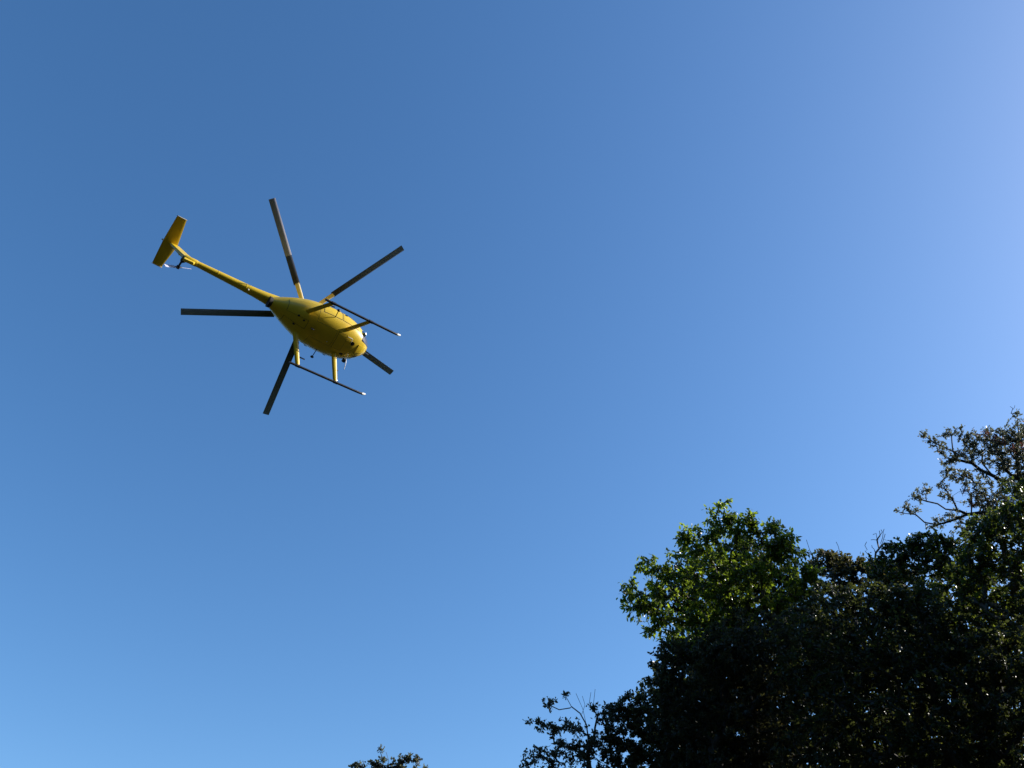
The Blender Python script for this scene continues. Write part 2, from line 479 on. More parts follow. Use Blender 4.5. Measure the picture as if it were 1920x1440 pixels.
def build_tree(name, label, cat, dist, lobes, leafmat, L, W, per, density, base_uv=None, bark=BARK, pre=(), seg=.22,
               group=None, droop=.3, up_bias=.45, spread=.9, r_base=.16, r_tip=.006, seed=1, depth_k=1.0, max_limbs=10,
               wig=.3, tint_pow=1.6, extra=None, single=0, base_xy=None, fork=.55, lobe_k=1.0):
    rng = np.random.default_rng(seed)
    lobes = [(l[0], l[1], l[2] * lobe_k, l[3] * lobe_k) + tuple(l[4:]) for l in lobes]
    attr = sample_lobes(lobes, dist, density, rng, depth_k)
    if extra is not None: attr = np.concatenate([attr, extra])
    c = attr.mean(0)
    bx, by = base_xy if base_xy is not None else (c[0] + rng.normal() * .3, c[1] + rng.normal() * .3)
    base = np.array([bx, by, -.1])
    ztop = attr[:, 2].min() * (1 - fork) + c[2] * fork
    top = np.array([c[0] * .7 + bx * .3, c[1] * .7 + by * .3, ztop])
    K = max(5, int(ztop / .5)); trunk = []
    o1, o2 = rng.normal(size=2) * .35
    for i in range(K):
        f = i / (K - 1)
        p = base + (top - base) * f
        p[0] += o1 * math.sin(math.pi * f * 1.5) * .6; p[1] += o2 * math.sin(math.pi * f * 1.2) * .6
        trunk.append(p)
    pos, par, ntr, tips, tdir = grow(trunk, pre, attr, seg, rng, wig)
    root = empty(name, base)
    tag(root, label, cat, group)
    branch_meshes(pos, par, ntr, r_tip, r_base, root, base, bark, max_limbs)
    # leaves: a rosette round every twig end
    n = len(attr)
    k = np.maximum(2, rng.poisson(per, n))
    who = np.repeat(np.arange(n), k); m = len(who)
    tint0 = np.clip(rng.normal(.35, .16, n), 0, .9)
    back = rng.random(m) ** 1.3
    D = unit(tdir[who] * (.55 + .5 * rng.random((m, 1))) + rng.normal(size=(m, 3)) * spread - np.array([0, 0, 1]) * droop * rng.random((m, 1)) * 1.6)
    P = pos[tips[who]] - tdir[who] * (back[:, None] * L * 1.8) + rng.normal(size=(m, 3)) * L * .3
    Nn = unit(np.array([0, 0, 1]) * up_bias + rng.normal(size=(m, 3)) * .55)
    LL = L * (.6 + .6 * rng.random(m)); WW = W * (.65 + .55 * rng.random(m))
    tint = np.clip(tint0[who] + rng.normal(size=m) * .14 + (rng.random(m) < .04) * .5, 0, 1)
    keep = np.ones(m, bool)
    if single:
        # the leaves nearest the camera are single parts
        dcam = np.linalg.norm(P - CAM_POS, axis=1)
        near = np.argsort(dcam + rng.random(m) * 1.6 - LL * 6)[:single]
        keep[near] = False
        kinds = []
        for q in range(6):
            Vq, Fq = leaf_arrays(np.zeros((1, 3)), np.array([[1., 0, 0]]), np.array([[0, 0, 1.]]), np.array([1.0]), np.array([.38 + .05 * q]))
            me = bpy.data.meshes.new('leaf'); me.from_pydata(Vq.tolist(), [], Fq.tolist())
            a_ = me.attributes.new('tint', 'FLOAT', 'POINT'); a_.data.foreach_set('value', np.full(6, .25 + .13 * q, np.float32))
            me.materials.append(leafmat); me.update(); kinds.append(me)
        for q in near:
            o = bpy.data.objects.new('leaf', kinds[int(min(5, max(0, (tint[q] - .2) / .12)))])
            COL.objects.link(o); o.parent = root
            s_ = unit(np.cross(Nn[q], D[q])); n_ = np.cross(D[q], s_)
            mt = Matrix.Identity(4)
            for r_ in range(3):
                mt[r_][0] = D[q][r_] * LL[q]; mt[r_][1] = s_[r_] * LL[q]; mt[r_][2] = n_[r_] * LL[q]; mt[r_][3] = (P[q] - base)[r_]
            o.matrix_local = mt
    V, F = leaf_arrays(P[keep], D[keep], Nn[keep], LL[keep], WW[keep])
    o = mesh_fast('crown', V - base, F, leafmat, root, np.repeat(tint[keep], 6))
    o['kind'] = 'stuff'
    return root, base, pos, tips, tdir

GRP = 'trees of the forest edge'

build_tree('broadleaf_tree', 'bright green broad-leaved tree standing left of the dark trees, its top sunlit', 'tree', 16.0,
    [(1352, 962, 32, 30), (1348, 990, 40, 30), (1400, 985, 42, 35), (1440, 990, 30, 28), (1300, 1012, 40, 34), (1285, 1000, 22, 20), (1455, 1015, 40, 36), (1482, 1012, 22, 20),
     (1375, 1040, 85, 55), (1290, 1060, 52, 50), (1208, 1056, 27, 24), (1245, 1085, 38, 34), (1188, 1108, 26, 38), (1180, 1140, 18, 22),
     (1225, 1140, 46, 48), (1490, 1050, 35, 36), (1505, 1092, 36, 42), (1420, 1095, 80, 55), (1330, 1112, 75, 52), (1525, 1080, 18, 34),
     (1222, 1180, 16, 24), (1258, 1175, 36, 30), (1300, 1160, 40, 30), (1285, 1215, 40, 34), (1360, 1165, 60, 40), (1430, 1160, 60, 40), (1490, 1140, 36, 34), (1340, 1210, 50, 34)],
    L_BROAD, .095, .042, 13, 92, bark=BARK, r_base=.12, seed=11, fork=.2, droop=1.1, up_bias=.15, spread=.75, single=280, depth_k=.7, lobe_k=.93, group=GRP, seg=.3)

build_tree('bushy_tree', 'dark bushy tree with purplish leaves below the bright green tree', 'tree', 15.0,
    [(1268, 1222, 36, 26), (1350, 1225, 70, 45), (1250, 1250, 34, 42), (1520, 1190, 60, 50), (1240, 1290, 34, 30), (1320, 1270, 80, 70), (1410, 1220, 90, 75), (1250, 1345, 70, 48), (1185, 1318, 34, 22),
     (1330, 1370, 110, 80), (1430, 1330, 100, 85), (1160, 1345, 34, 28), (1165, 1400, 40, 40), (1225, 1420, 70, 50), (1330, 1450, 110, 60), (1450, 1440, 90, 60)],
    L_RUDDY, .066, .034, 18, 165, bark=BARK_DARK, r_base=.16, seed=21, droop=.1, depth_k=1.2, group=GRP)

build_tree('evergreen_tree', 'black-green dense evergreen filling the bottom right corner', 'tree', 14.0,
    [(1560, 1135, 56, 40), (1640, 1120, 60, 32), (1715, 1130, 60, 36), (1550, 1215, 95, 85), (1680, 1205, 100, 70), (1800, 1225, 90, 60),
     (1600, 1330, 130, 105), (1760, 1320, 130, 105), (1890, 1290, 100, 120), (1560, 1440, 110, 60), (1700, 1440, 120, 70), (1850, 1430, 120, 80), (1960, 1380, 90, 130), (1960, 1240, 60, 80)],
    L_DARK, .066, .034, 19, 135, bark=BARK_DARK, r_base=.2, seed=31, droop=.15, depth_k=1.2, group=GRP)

build_tree('ridge_tree', 'low dull green tree right behind the bright green tree', 'tree', 19.0,
    [(1540, 1055, 24, 24), (1572, 1048, 30, 20), (1600, 1060, 34, 24), (1560, 1080, 50, 34), (1628, 1062, 26, 20), (1640, 1085, 50, 30), (1690, 1080, 40, 30)],
    L_RUDDY, .09, .05, 17, 95, bark=BARK_DARK, r_base=.15, seed=41, group=GRP, depth_k=1.5,
    pre=[[at(1530, 1050, 19), at(1517, 1030, 19), at(1512, 1012, 19)], [at(1575, 1040, 19), at(1572, 1025, 19), at(1568, 1016, 19)]])

build_tree('olive_tree', 'olive leaved rounded tree between the bare twig and the gnarled branches', 'tree', 17.0,
    [(1672, 1040, 24, 20), (1700, 1030, 34, 24), (1715, 1014, 24, 12), (1745, 1020, 34, 22), (1770, 1020, 34, 24), (1720, 1055, 70, 36), (1790, 1050, 46, 36), (1660, 1065, 40, 24), (1830, 1080, 50, 40)],
    L_OLIVE, .07, .036, 15, 140, bark=BARK_DARK, r_base=.15, seed=51, group=GRP, depth_k=1.3)

build_tree('sunlit_tree', 'leafy tree at the right edge with yellow-green sunlit patches', 'tree', 15.0,
    [(1880, 1010, 56, 56), (1905, 945, 34, 42), (1845, 1030, 42, 44), (1850, 990, 30, 30), (1860, 1110, 80, 60), (1930, 1070, 60, 80), (1800, 1120, 50, 40), (1950, 960, 50, 60), (1880, 1180, 80, 60), (1820, 1065, 40, 30)],
    L_OLIVE, .07, .036, 15, 135, bark=BARK, r_base=.17, seed=61, group=GRP, depth_k=1.2)

def px(D, *pts): return [at(u, v, D) for u, v in pts]
G = 20.0
g_root, g_base, g_pos, g_tips, g_dir = build_tree('gnarled_tree', 'sparse gnarled tree with crooked dark branches and tufts against the sky', 'tree', G,
    [(1735, 818, 13, 8), (1750, 826, 10, 6), (1764, 838, 16, 10), (1769, 815, 10, 7), (1788, 811, 13, 10), (1800, 803, 7, 6), (1815, 832, 16, 14), (1843, 826, 26, 20), (1880, 820, 26, 18), (1862, 852, 44, 24),
     (1905, 850, 34, 40), (1800, 853, 22, 12), (1780, 866, 14, 8), (1778, 880, 10, 8), (1795, 890, 28, 14), (1830, 900, 26, 14), (1840, 922, 20, 14), (1732, 920, 11, 13), (1720, 936, 13, 9),
     (1706, 956, 13, 9), (1698, 946, 6, 9), (1680, 958, 5, 4), (1768, 909, 8, 8), (1760, 975, 13, 9), (1784, 966, 16, 10), (1775, 928, 12, 12), (1822, 942, 16, 9), (1850, 950, 18, 18), (1878, 935, 32, 26),
     (1912, 798, 14, 22), (1912, 822, 16, 14), (1752, 987, 16, 6), (1800, 990, 16, 10), (1930, 900, 40, 60), (1825, 1005, 20, 30), (1890, 970, 40, 30), (1990, 880, 50, 50), (2010, 960, 60, 50), (2070, 900, 50, 60), (2040, 1020, 60, 40)],
    L_GNARL, .05, .028, 9, 250, bark=BARK_DARK, r_base=.13, r_tip=.0045, seed=71, group=GRP, depth_k=1.1, lobe_k=1.16, spread=1.1, droop=-.15, base_xy=tuple(at(1935, 1000, G)[:2]), seg=.2, wig=.6, fork=.2,
    pre=[px(G, (1930, 985), (1880, 968), (1843, 962), (1815, 965), (1780, 976), (1756, 984), (1735, 976), (1716, 965), (1692, 962), (1676, 957)),
         px(G, (1815, 965), (1796, 958), (1772, 954), (1758, 943), (1739, 941), (1722, 935)),
         px(G, (1930, 985), (1925, 930), (1909, 896), (1886, 905), (1862, 893), (1838, 882), (1824, 869), (1796, 863), (1772, 858)),
         px(G, (1862, 893), (1844, 868), (1842, 850)), px(G, (1822, 962), (1822, 945), (1820, 929), (1800, 922), (1787, 929)),
         px(G, (1796, 958), (1787, 938), (1772, 919), (1761, 912)), px(G, (1796, 863), (1787, 845), (1784, 815)), px(G, (1796, 851), (1770, 838), (1754, 830), (1735, 818)),
         px(G, (1909, 896), (1905, 850), (1912, 800), (1909, 785), (1898, 775), (1900, 766), (1894, 762)), px(G, (1900, 768), (1904, 764), (1903, 760)),
         px(G, (1835, 964), (1822, 975), (1814, 981))])
# brown-red flower tufts sit in the top of the gnarled tree
rng = np.random.default_rng(5)
for (u, v) in [(1880, 830), (1866, 824), (1808, 922), (1822, 948), (1898, 843), (1846, 814), (1920, 836)]:
    c = at(u, v, G - .7); k = 26
    d_ = unit(rng.normal(size=(k, 3)) + [0, -.3, .5])
    V, F = leaf_arrays(np.repeat(c[None], k, 0) + rng.normal(size=(k, 3)) * .03, d_, unit(rng.normal(size=(k, 3))), .07 + .05 * rng.random(k), np.full(k, .02))
    mesh_fast('flower', V - g_base, F, L_FLOWER, g_root, np.repeat(rng.random(k), 6))

T = 15.0
build_tree('scrubby_tree', 'small scrubby tree with bare twigs at the left end of the tree line', 'tree', T,
    [(1028, 1322, 16, 10), (1036, 1312, 9, 6), (1064, 1300, 8, 4), (1000, 1352, 14, 8), (1012, 1362, 14, 10), (1030, 1362, 18, 13), (1060, 1372, 32, 24), (1080, 1358, 22, 12), (1112, 1325, 12, 12), (1125, 1340, 10, 14),
     (1000, 1412, 20, 16), (985, 1436, 14, 10), (1035, 1412, 26, 16), (1090, 1415, 36, 20), (1112, 1385, 14, 18), (1020, 1436, 30, 14), (1080, 1445, 50, 22), (1140, 1330, 12, 10), (1150, 1425, 24, 20), (1100, 1400, 30, 22), (1130, 1395, 26, 24), (1155, 1365, 26, 26), (1062, 1398, 26, 16), (1145, 1345, 22, 18), (1020, 1470, 50, 20), (1120, 1480, 60, 30)],
    L_GNARL, .058, .03, 11, 190, bark=BARK, r_base=.09, r_tip=.004, seed=81, group=GRP, depth_k=.9, lobe_k=.98, droop=-.1, wig=.55, fork=.1, seg=.16,
    pre=[px(T, (1105, 1450), (1102, 1387), (1098, 1360), (1088, 1338), (1070, 1325), (1060, 1304)), px(T, (1098, 1360), (1092, 1330), (1080, 1300)), px(T, (1100, 1440), (1115, 1365), (1120, 1345), (1112, 1325), (1116, 1292)),
         px(T, (1103, 1400), (1075, 1400), (1050, 1402), (1040, 1417)), px(T, (1090, 1340), (1096, 1320), (1092, 1305)), px(T, (1070, 1325), (1050, 1330), (1030, 1322)), px(T, (1112, 1330), (1105, 1315), (1108, 1298))])

build_tree('distant_tree', 'lone treetop just rising over the bottom edge, left of the tree line', 'tree', 24.0,
    [(665, 1440, 16, 8), (678, 1434, 10, 5), (705, 1438, 16, 12), (718, 1424, 5, 8), (712, 1406, 5, 4), (735, 1436, 22, 14), (752, 1424, 16, 9), (770, 1424, 18, 9), (788, 1440, 12, 12), (730, 1470, 70, 30)],
    L_GNARL, .075, .045, 13, 140, bark=BARK, r_base=.13, seed=91, group=GRP, depth_k=.9, droop=-.2, wig=.5,
    pre=[px(24, (716, 1450), (717, 1425), (712, 1408)), px(24, (728, 1440), (728, 1424), (724, 1410)), px(24, (680, 1450), (683, 1435), (680, 1426))])

# bare dead sapling sticking out of the canopy
D0 = 18.5
b0 = at(1630, 1075, D0); dead_base = np.array([b0[0], b0[1] + .3, -.1])
tr = [dead_base + (at(1641, 1048, D0) - dead_base) * f for f in np.linspace(0, 1, 14)]
rng = np.random.default_rng(9)
pre = [px(D0, (1641, 1048), (1643, 1035), (1652, 1021), (1658, 1010), (1660, 1001)), px(D0, (1648, 1027), (1645, 1013), (1650, 1003), (1649, 995)), px(D0, (1652, 1021), (1656, 1008), (1655, 996), (1658, 992)),
       px(D0, (1641, 1048), (1632, 1043), (1622, 1033)), px(D0, (1645, 1013), (1641, 1006), (1643, 1000)), px(D0, (1650, 1003), (1654, 998), (1652, 993)), px(D0, (1643, 1035), (1638, 1027), (1635, 1026))]
pos, par, ntr, tp, td = grow(tr, pre, np.array([at(1640 + rng.normal() * 9, 1010 + rng.normal() * 9, D0) for _ in range(12)]), .08, rng, .5)
root = tag(empty('dead_sapling', dead_base), 'thin leafless dead sapling poking out above the olive tree', 'tree', GRP)
branch_meshes(pos, par, ntr, .007, .07, root, dead_base, BARK_PALE, 4)

# trees further back in the wood and beyond the right edge of the view; they close the canopy and throw the shade on it
back = [('the bright broad-leaved tree', 18.2, [(1300, 1060, 40, 36), (1380, 1050, 60, 46), (1450, 1070, 40, 40), (1360, 1120, 90, 50), (1250, 1120, 44, 36), (1480, 1120, 50, 40), (1330, 1180, 80, 50), (1440, 1180, 80, 50)], 121),
        ('the bushy dark tree', 19.5, [(1280, 1330, 90, 90), (1400, 1300, 120, 110), (1520, 1280, 110, 110), (1340, 1440, 150, 80), (1500, 1430, 150, 90)], 101),
        ('the black-green evergreen', 19.0, [(1640, 1180, 130, 80), (1780, 1160, 130, 90), (1680, 1320, 160, 120), (1840, 1310, 150, 130), (1740, 1440, 170, 80)], 111)]
for nm, D, lobes, sd in back:
    build_tree('shaded_tree', 'deep shaded tree hidden in the wood behind ' + nm, 'tree', D, lobes, L_DARK, .12, .065, 20, 60, bark=BARK_DARK, r_base=.2, seed=sd, group=GRP, depth_k=.9, max_limbs=6, seg=.4)
def shade_tree(x, y, h, w, sd, lab):
    rng = np.random.default_rng(sd)
    lob = []
    base = np.array([x, y, -.1])
    pts = []
    for k in range(16):
        a = rng.random() * 6.28; rr = w * math.sqrt(rng.random()) * .75; zz = h * (.32 + .6 * rng.random()) - rr * .2
        c = np.array([x + rr * math.cos(a), y + rr * math.sin(a), zz]); s = w * (.35 + .2 * rng.random())
        pts.append(c + unit(rng.normal(size=(45, 3))) * s * rng.random((45, 1)) ** .4 * np.array([1, 1, .75]))
    attr = np.concatenate(pts)
    trunk = [base + np.array([.2 * math.sin(f * 3), .2 * math.cos(f * 2), h * .5 * f]) for f in np.linspace(0, 1, 8)]
    pos, par, ntr, tips, tdir = grow(trunk, (), attr, .5, rng, .3)
    root = tag(empty('forest_tree', base), lab, 'tree', 'trees beyond the right edge')
    branch_meshes(pos, par, ntr, .009, .22, root, base, BARK_DARK, 5)
    n = len(attr); who = np.repeat(np.arange(n), 12); m = len(who)
    D = unit(tdir[who] * .6 + rng.normal(size=(m, 3)) * .9); P = pos[tips[who]] + rng.normal(size=(m, 3)) * .12
    V, F = leaf_arrays(P, D, unit(np.array([0, 0, .8]) + rng.normal(size=(m, 3)) * .5), .15 + .08 * rng.random(m), .075 + .03 * rng.random(m))
    o = mesh_fast('crown', V - base, F, L_DARK, root, np.repeat(np.clip(rng.normal(.35, .2, m), 0, 1), 6)); o['kind'] = 'stuff'
for x, y, h, w, sd, lab in [(19, 13.5, 11.0, 3.0, 202, 'lowest forest tree beyond the right edge'), (22, 8, 12, 3.2, 204, 'broad forest tree beyond the right edge, nearest of its row to the camera'),
                      (24, 16, 14, 3.4, 205, 'tallest dark forest tree beyond the right edge, farthest of its row')]:
    shade_tree(x, y, h, w, sd, lab)

# ------------------------------------------------------------------ helicopter
# body axes: x nose, y port side, z up, origin at the rotor hub; the machine is in a left bank
RW = Matrix(((.758, -.524, -.389), (.648, .673, .357), (.074, -.522, .849)))
HUB = Vector((-7.041, 20.131, 22.984))
OFF = Vector((.9, 0, -2.345))                      # base of the machine: between the skids
q = RW.to_quaternion(); q.normalize()
heli = empty('helicopter', HUB + q.to_matrix() @ OFF)
heli.rotation_mode = 'QUATERNION'; heli.rotation_quaternion = q
tag(heli, 'yellow light helicopter banking overhead in the blue sky, seen from below', 'helicopter')
OFFN = np.array(OFF)
def fix_normals(me, auto):
    bm = bmesh.new(); bm.from_mesh(me)
    bmesh.ops.recalc_face_normals(bm, faces=bm.faces)
    bm.to_mesh(me); bm.free(); me.update()
    me.set_sharp_from_angle(angle=math.radians(auto))
def part(name, mb, mat, parent=None, auto=40, label=None):
    """body coordinates -> child of the helicopter (or of one of its parts, same axes)"""
    o = mesh_obj(name, [np.array(v) - OFFN for v in mb.v], mb.f, mat, parent or heli, True, None)
    fix_normals(o.data, auto)
    if label: o['label'] = label
    return o

ST = np.array([  # x, z bottom, z top, half width
    (-1.52, -1.06, -.70, .17), (-1.40, -1.12, -.62, .235), (-1.15, -1.24, -.53, .36), (-.85, -1.40, -.48, .50), (-.5, -1.57, -.46, .635), (-.1, -1.70, -.48, .725),
    (.3, -1.755, -.52, .765), (.7, -1.77, -.55, .765), (1.05, -1.755, -.59, .73), (1.35, -1.715, -.66, .655), (1.6, -1.645, -.76, .545), (1.8, -1.545, -.88, .41), (1.92, -1.44, -1.0, .28), (1.985, -1.34, -1.10, .14), (2.0, -1.24, -1.20, .02)])
def fus(x):
    out = []
    X = ST[:, 0]
    i = int(np.clip(np.searchsorted(X, x) - 1, 0, len(X) - 2)); h = X[i + 1] - X[i]; t = (x - X[i]) / h
    for c in range(1, 4):
        Y = ST[:, c]
        def slope(k):
            if k == 0: return (Y[1] - Y[0]) / (X[1] - X[0])
            if k == len(X) - 1: return (Y[-1] - Y[-2]) / (X[-1] - X[-2])
            return ((Y[k + 1] - Y[k]) / (X[k + 1] - X[k]) * (X[k] - X[k - 1]) + (Y[k] - Y[k - 1]) / (X[k] - X[k - 1]) * (X[k + 1] - X[k])) / (X[k + 1] - X[k - 1])
        m0, m1 = slope(i) * h, slope(i + 1) * h
        out.append((2 * t**3 - 3 * t**2 + 1) * Y[i] + (t**3 - 2 * t**2 + t) * m0 + (-2 * t**3 + 3 * t**2) * Y[i + 1] + (t**3 - t**2) * m1)
    return out
def skin(x, th, e=0.0):
    zb, zt, hw = fus(x)
    zw = zb + .56 * (zt - zb)
    c, s = math.cos(th), math.sin(th)
    n_ = 2.08 if s > 0 else 2.2
    y = (hw + e) * math.copysign(abs(c) ** (2 / n_), c)
    z = zw + ((zt - zw + e) if s > 0 else (zw - zb + e)) * math.copysign(abs(s) ** (2 / n_), s)
    return np.array([x, y, z])
mb = MB(); xs = np.concatenate([np.linspace(-1.52, 1.6, 40), 1.6 + .4 * np.sin(np.linspace(0, math.pi / 2, 16))[1:]]); NS = 64
V = [skin(x, 2 * math.pi * k / NS) for x in xs for k in range(NS)]
F = [(i * NS + k, i * NS + (k + 1) % NS, (i + 1) * NS + (k + 1) % NS, (i + 1) * NS + k) for i in range(len(xs) - 1) for k in range(NS)]
F += [tuple(range(NS))[::-1], tuple((len(xs) - 1) * NS + k for k in range(NS))]
mb.add(V, [f[::-1] for f in F])
fuselage = part('fuselage', mb, M_YELLOW)

def seam(x0, x1, t0, t1, parent, gap=.014):
    g = math.degrees(gap / .72)
    return part('seam', patch(x0 - gap, x1 + gap, t0 - g, t1 + g, e=.0035), M_BLACK, parent)
def patch(x0, x1, t0, t1, e=.006, nx=14, nt_=12, shear=0.0):
    mb = MB()
    X = np.linspace(x0, x1, nx); Tt = np.linspace(math.radians(t0), math.radians(t1), nt_)
    def row(ee): return [skin(min(1.995, max(-1.5, x + shear * (j / (nt_ - 1)))), t, ee) for x in X for j, t in enumerate(Tt)]
    V = row(e) + row(-.01); n_ = nx * nt_
    F = [(i * nt_ + j, (i + 1) * nt_ + j, (i + 1) * nt_ + j + 1, i * nt_ + j + 1) for i in range(nx - 1) for j in range(nt_ - 1)]
    rim = [i * nt_ for i in range(nx)] + [(nx - 1) * nt_ + j for j in range(1, nt_)] + [i * nt_ + nt_ - 1 for i in range(nx - 2, -1, -1)] + [j for j in range(nt_ - 2, 0, -1)]
    F += [(rim[k], rim[k] + n_, rim[(k + 1) % len(rim)] + n_, rim[(k + 1) % len(rim)]) for k in range(len(rim))]
    mb.add(V, F)
    return mb
for s in (1, -1):
    def side(a, b): return (a, b) if s > 0 else (180 - b, 180 - a)
    for x0, x1 in ((.72, 1.34), (.02, .66)):
        d_ = part('cabin_door', patch(x0, x1, *side(-34, 48), e=.007), M_YELLOW)
        seam(x0, x1, *side(-34, 48), d_)
        part('door_window', patch(x0 + .06, x1 - .06, *side(4, 44), e=.013), M_GLASS, d_)
        hb = MB(); p0 = skin(x0 + .07, math.radians(-6 if s > 0 else 186), .02); hb.box(p0 - [.0, .012, .012], p0 + [.09, .012, .012])
        part('door_handle', hb, M_BLACK, d_)
    part('canopy_window', patch(1.40, 1.97, *side(12, 84), e=.008, nx=20), M_GLASS)
    part('chin_window', patch(1.60, 1.975, *side(-58, -7), e=.010, nx=20, nt_=16), M_GLASS)
    ec = part('engine_cowling', patch(-1.05, -.12, *side(-78, -18), e=.007), M_YELLOW)
    seam(-1.05, -.12, *side(-78, -18), ec, .01)
for xa, xb in ((-.35, .62), (.70, 1.02)):
    bp_ = part('belly_panel', patch(xa, xb, -110, -70, e=.008), M_YELLOW)
    seam(xa, xb, -110, -70, bp_, .01)
# exhaust under the boom
mb = MB(); c0 = np.array([-1.50, 0, -.885])
mb.tube([c0 + [.2, 0, -.02], c0 + [-.10, 0, .0], c0 + [-.10, 0, .0], c0 + [.1, 0, .0]], [.16, .19, .165, .15], 24)
part('engine_exhaust', mb, M_SOOT)
# mast fairing
mb = MB(); V = []; F = []
for i, x in enumerate(np.linspace(-1.0, .55, 16)):
    t = (x + 1.0) / 1.55; a = math.sin(math.pi * t) ** .6 if 0 < t < 1 else .01
    for k in range(17):
        ph = math.pi * k / 16
        V.append((x, .30 * a * math.cos(ph), -.56 + .34 * a * math.sin(ph)))
F = [(i * 17 + k, (i + 1) * 17 + k, (i + 1) * 17 + k + 1, i * 17 + k + 1) for i in range(15) for k in range(16)]
mb.add(V, F); part('mast_fairing', mb, M_YELLOW)
# tail boom
bx_ = np.array([-.55, -.95, -1.3, -1.65, -2.0, -2.4, -3.0, -3.7, -4.2])
br_ = np.array([.28, .27, .235, .19, .160, .142, .125, .105, .09])
bz_ = np.interp(bx_, [-4.2, -.55], [-.36, -.66])
boom = part('tail_boom', MB().tube(np.stack([bx_, 0 * bx_, bz_], 1), br_, 24), M_YELLOW)
for xb in (-2.35, -3.3):
    rb = np.interp(xb, bx_[::-1], br_[::-1]) + .004; zb = np.interp(xb, bx_[::-1], bz_[::-1])
    part('boom_band', MB().tube([(xb + .02, 0, zb), (xb - .02, 0, zb)], rb, 24), M_YELLOW, boom)
part('boom_light', MB().ball((-2.28, -.02, np.interp(-2.28, bx_[::-1], bz_[::-1]) - .15), .03), M_WHITE, boom)
# fin
def slab(poly, th0, th1):
    """side profile (x, z) with rounded edges, half thickness th0 at the root line and th1 at the top"""
    poly = np.array(poly); c = poly.mean(0); zs = poly[:, 1]; mb = MB(); V = []
    layers = [(-1, .86), (-.55, 1.0), (.55, 1.0), (1, .86)]
    for l, sc in layers:
        for p in poly:
            qp = c + (p - c) * np.array([sc, .99 if sc < 1 else 1]); f = (p[1] - zs.min()) / (zs.max() - zs.min())
            V.append((qp[0], l * (th0 + (th1 - th0) * f), qp[1]))
    n_ = len(poly); F = [tuple(range(n_)), tuple(3 * n_ + k for k in range(n_))[::-1]]
    for i in range(3):
        F += [(i * n_ + k, (i + 1) * n_ + k, (i + 1) * n_ + (k + 1) % n_, i * n_ + (k + 1) % n_) for k in range(n_)]
    mb.add(V, F); return mb
fin = part('vertical_fin', slab([(-3.98, -.30), (-4.40, -.30), (-4.50, -.1), (-4.83, .67), (-4.79, .69), (-4.52, .69), (-4.2, -.02)], .062, .035), M_YELLOW, auto=25)
part('ventral_fin', slab([(-4.0, -.36), (-4.38, -.36), (-4.46, -.62), (-4.40, -.66), (-4.12, -.62)], .045, .05), M_YELLOW, auto=25)
part('antenna_fin', MB().box((-4.52, .04, -.02), (-4.36, .075, .03)), M_BLACK, fin)
part('boom_end_casting', MB().tube([(-3.97, 0, -.375), (-4.02, 0, -.372), (-4.36, 0, -.345), (-4.42, 0, -.34)], [.10, .112, .105, .07], 20), M_YELLOW)
# stabiliser on top of the fin
def foil(span, rows, closed=True):
    """rows of (le x, te x, y, z, thickness) -> lens-section wing"""
    mb = MB(); V = []; K = 9
    for le, te, y, z, t in rows:
        ring = []
        for k in range(K):
            f = k / (K - 1); V.append((le + (te - le) * f, y, z + t * math.sqrt(max(0, f)) * (1 - f) * 1.3))
        for k in range(K - 2, 0, -1):
            f = k / (K - 1); V.append((le + (te - le) * f, y, z - t * math.sqrt(max(0, f)) * (1 - f) * 1.3))
    n_ = 2 * K - 2; F = []
    for i in range(len(rows) - 1):
        F += [(i * n_ + k, i * n_ + (k + 1) % n_, (i + 1) * n_ + (k + 1) % n_, (i + 1) * n_ + k) for k in range(n_)]
    F += [tuple(range(n_))[::-1], tuple((len(rows) - 1) * n_ + k for k in range(n_))]
    mb.add(V, F); return mb
stab = part('horizontal_stabilizer', foil(1, [(-4.67, -4.985, -.89, .70, .034), (-4.61, -5.0, -.45, .70, .046), (-4.545, -5.015, 0, .70, .056), (-4.61, -5.0, .42, .70, .046), (-4.675, -4.985, .82, .70, .034)]), M_YELLOW, auto=35)
for y in (-.905, .835):
    part('end_plate', foil(1, [(-4.655, -4.995, y - .012, .70, .06), (-4.655, -4.995, y + .012, .70, .06)]), M_CREAM, stab)
part('tail_light', MB().ball((-5.035, -.01, .69), .03, squash=(1.4, 1, 1)), M_WHITE, stab)
# tail rotor on the port side
part('tail_gearbox', MB().tube([(-4.36, -.02, -.36), (-4.38, .10, -.34), (-4.40, .16, -.33)], [.085, .09, .055], 14).tube([(-4.40, .10, -.33), (-4.41, .40, -.30)], [.035, .03], 10), M_BLACK)
hubc = np.array([-4.41, .37, -.30])
part('tail_rotor_hub', MB().tube([hubc + [0, -.05, 0], hubc + [0, .05, 0]], .06, 14).tube([hubc + np.array([-.65, 0, -.76]) * .16, hubc - np.array([-.65, 0, -.76]) * .16], .03, 8), M_BLACK)
for s in (1, -1):
    d = unit(np.array([-.65, 0, -.76])) * s; tng = np.array([d[2], 0, -d[0]]); tng = unit(tng + np.array([0, -.35, 0])); nn = unit(np.cross(d, tng))
    mb = MB(); V = []
    for r_, ch in ((.16, .05), (.24, .058), (.60, .058), (.68, .048), (.70, .03)):
        for a_, b_ in ((-1, 0), (0, 1), (1, 0), (0, -1)): V.append(hubc + d * r_ + tng * a_ * ch + nn * b_ * .011)
    F = [(i * 4 + k, i * 4 + (k + 1) % 4, i * 4 + 4 + (k + 1) % 4, i * 4 + 4 + k) for i in range(4) for k in range(4)] + [(3, 2, 1, 0), (16, 17, 18, 19)]
    mb.add(V, F); part('tail_rotor_blade', mb, M_BLADEPALE, auto=30)
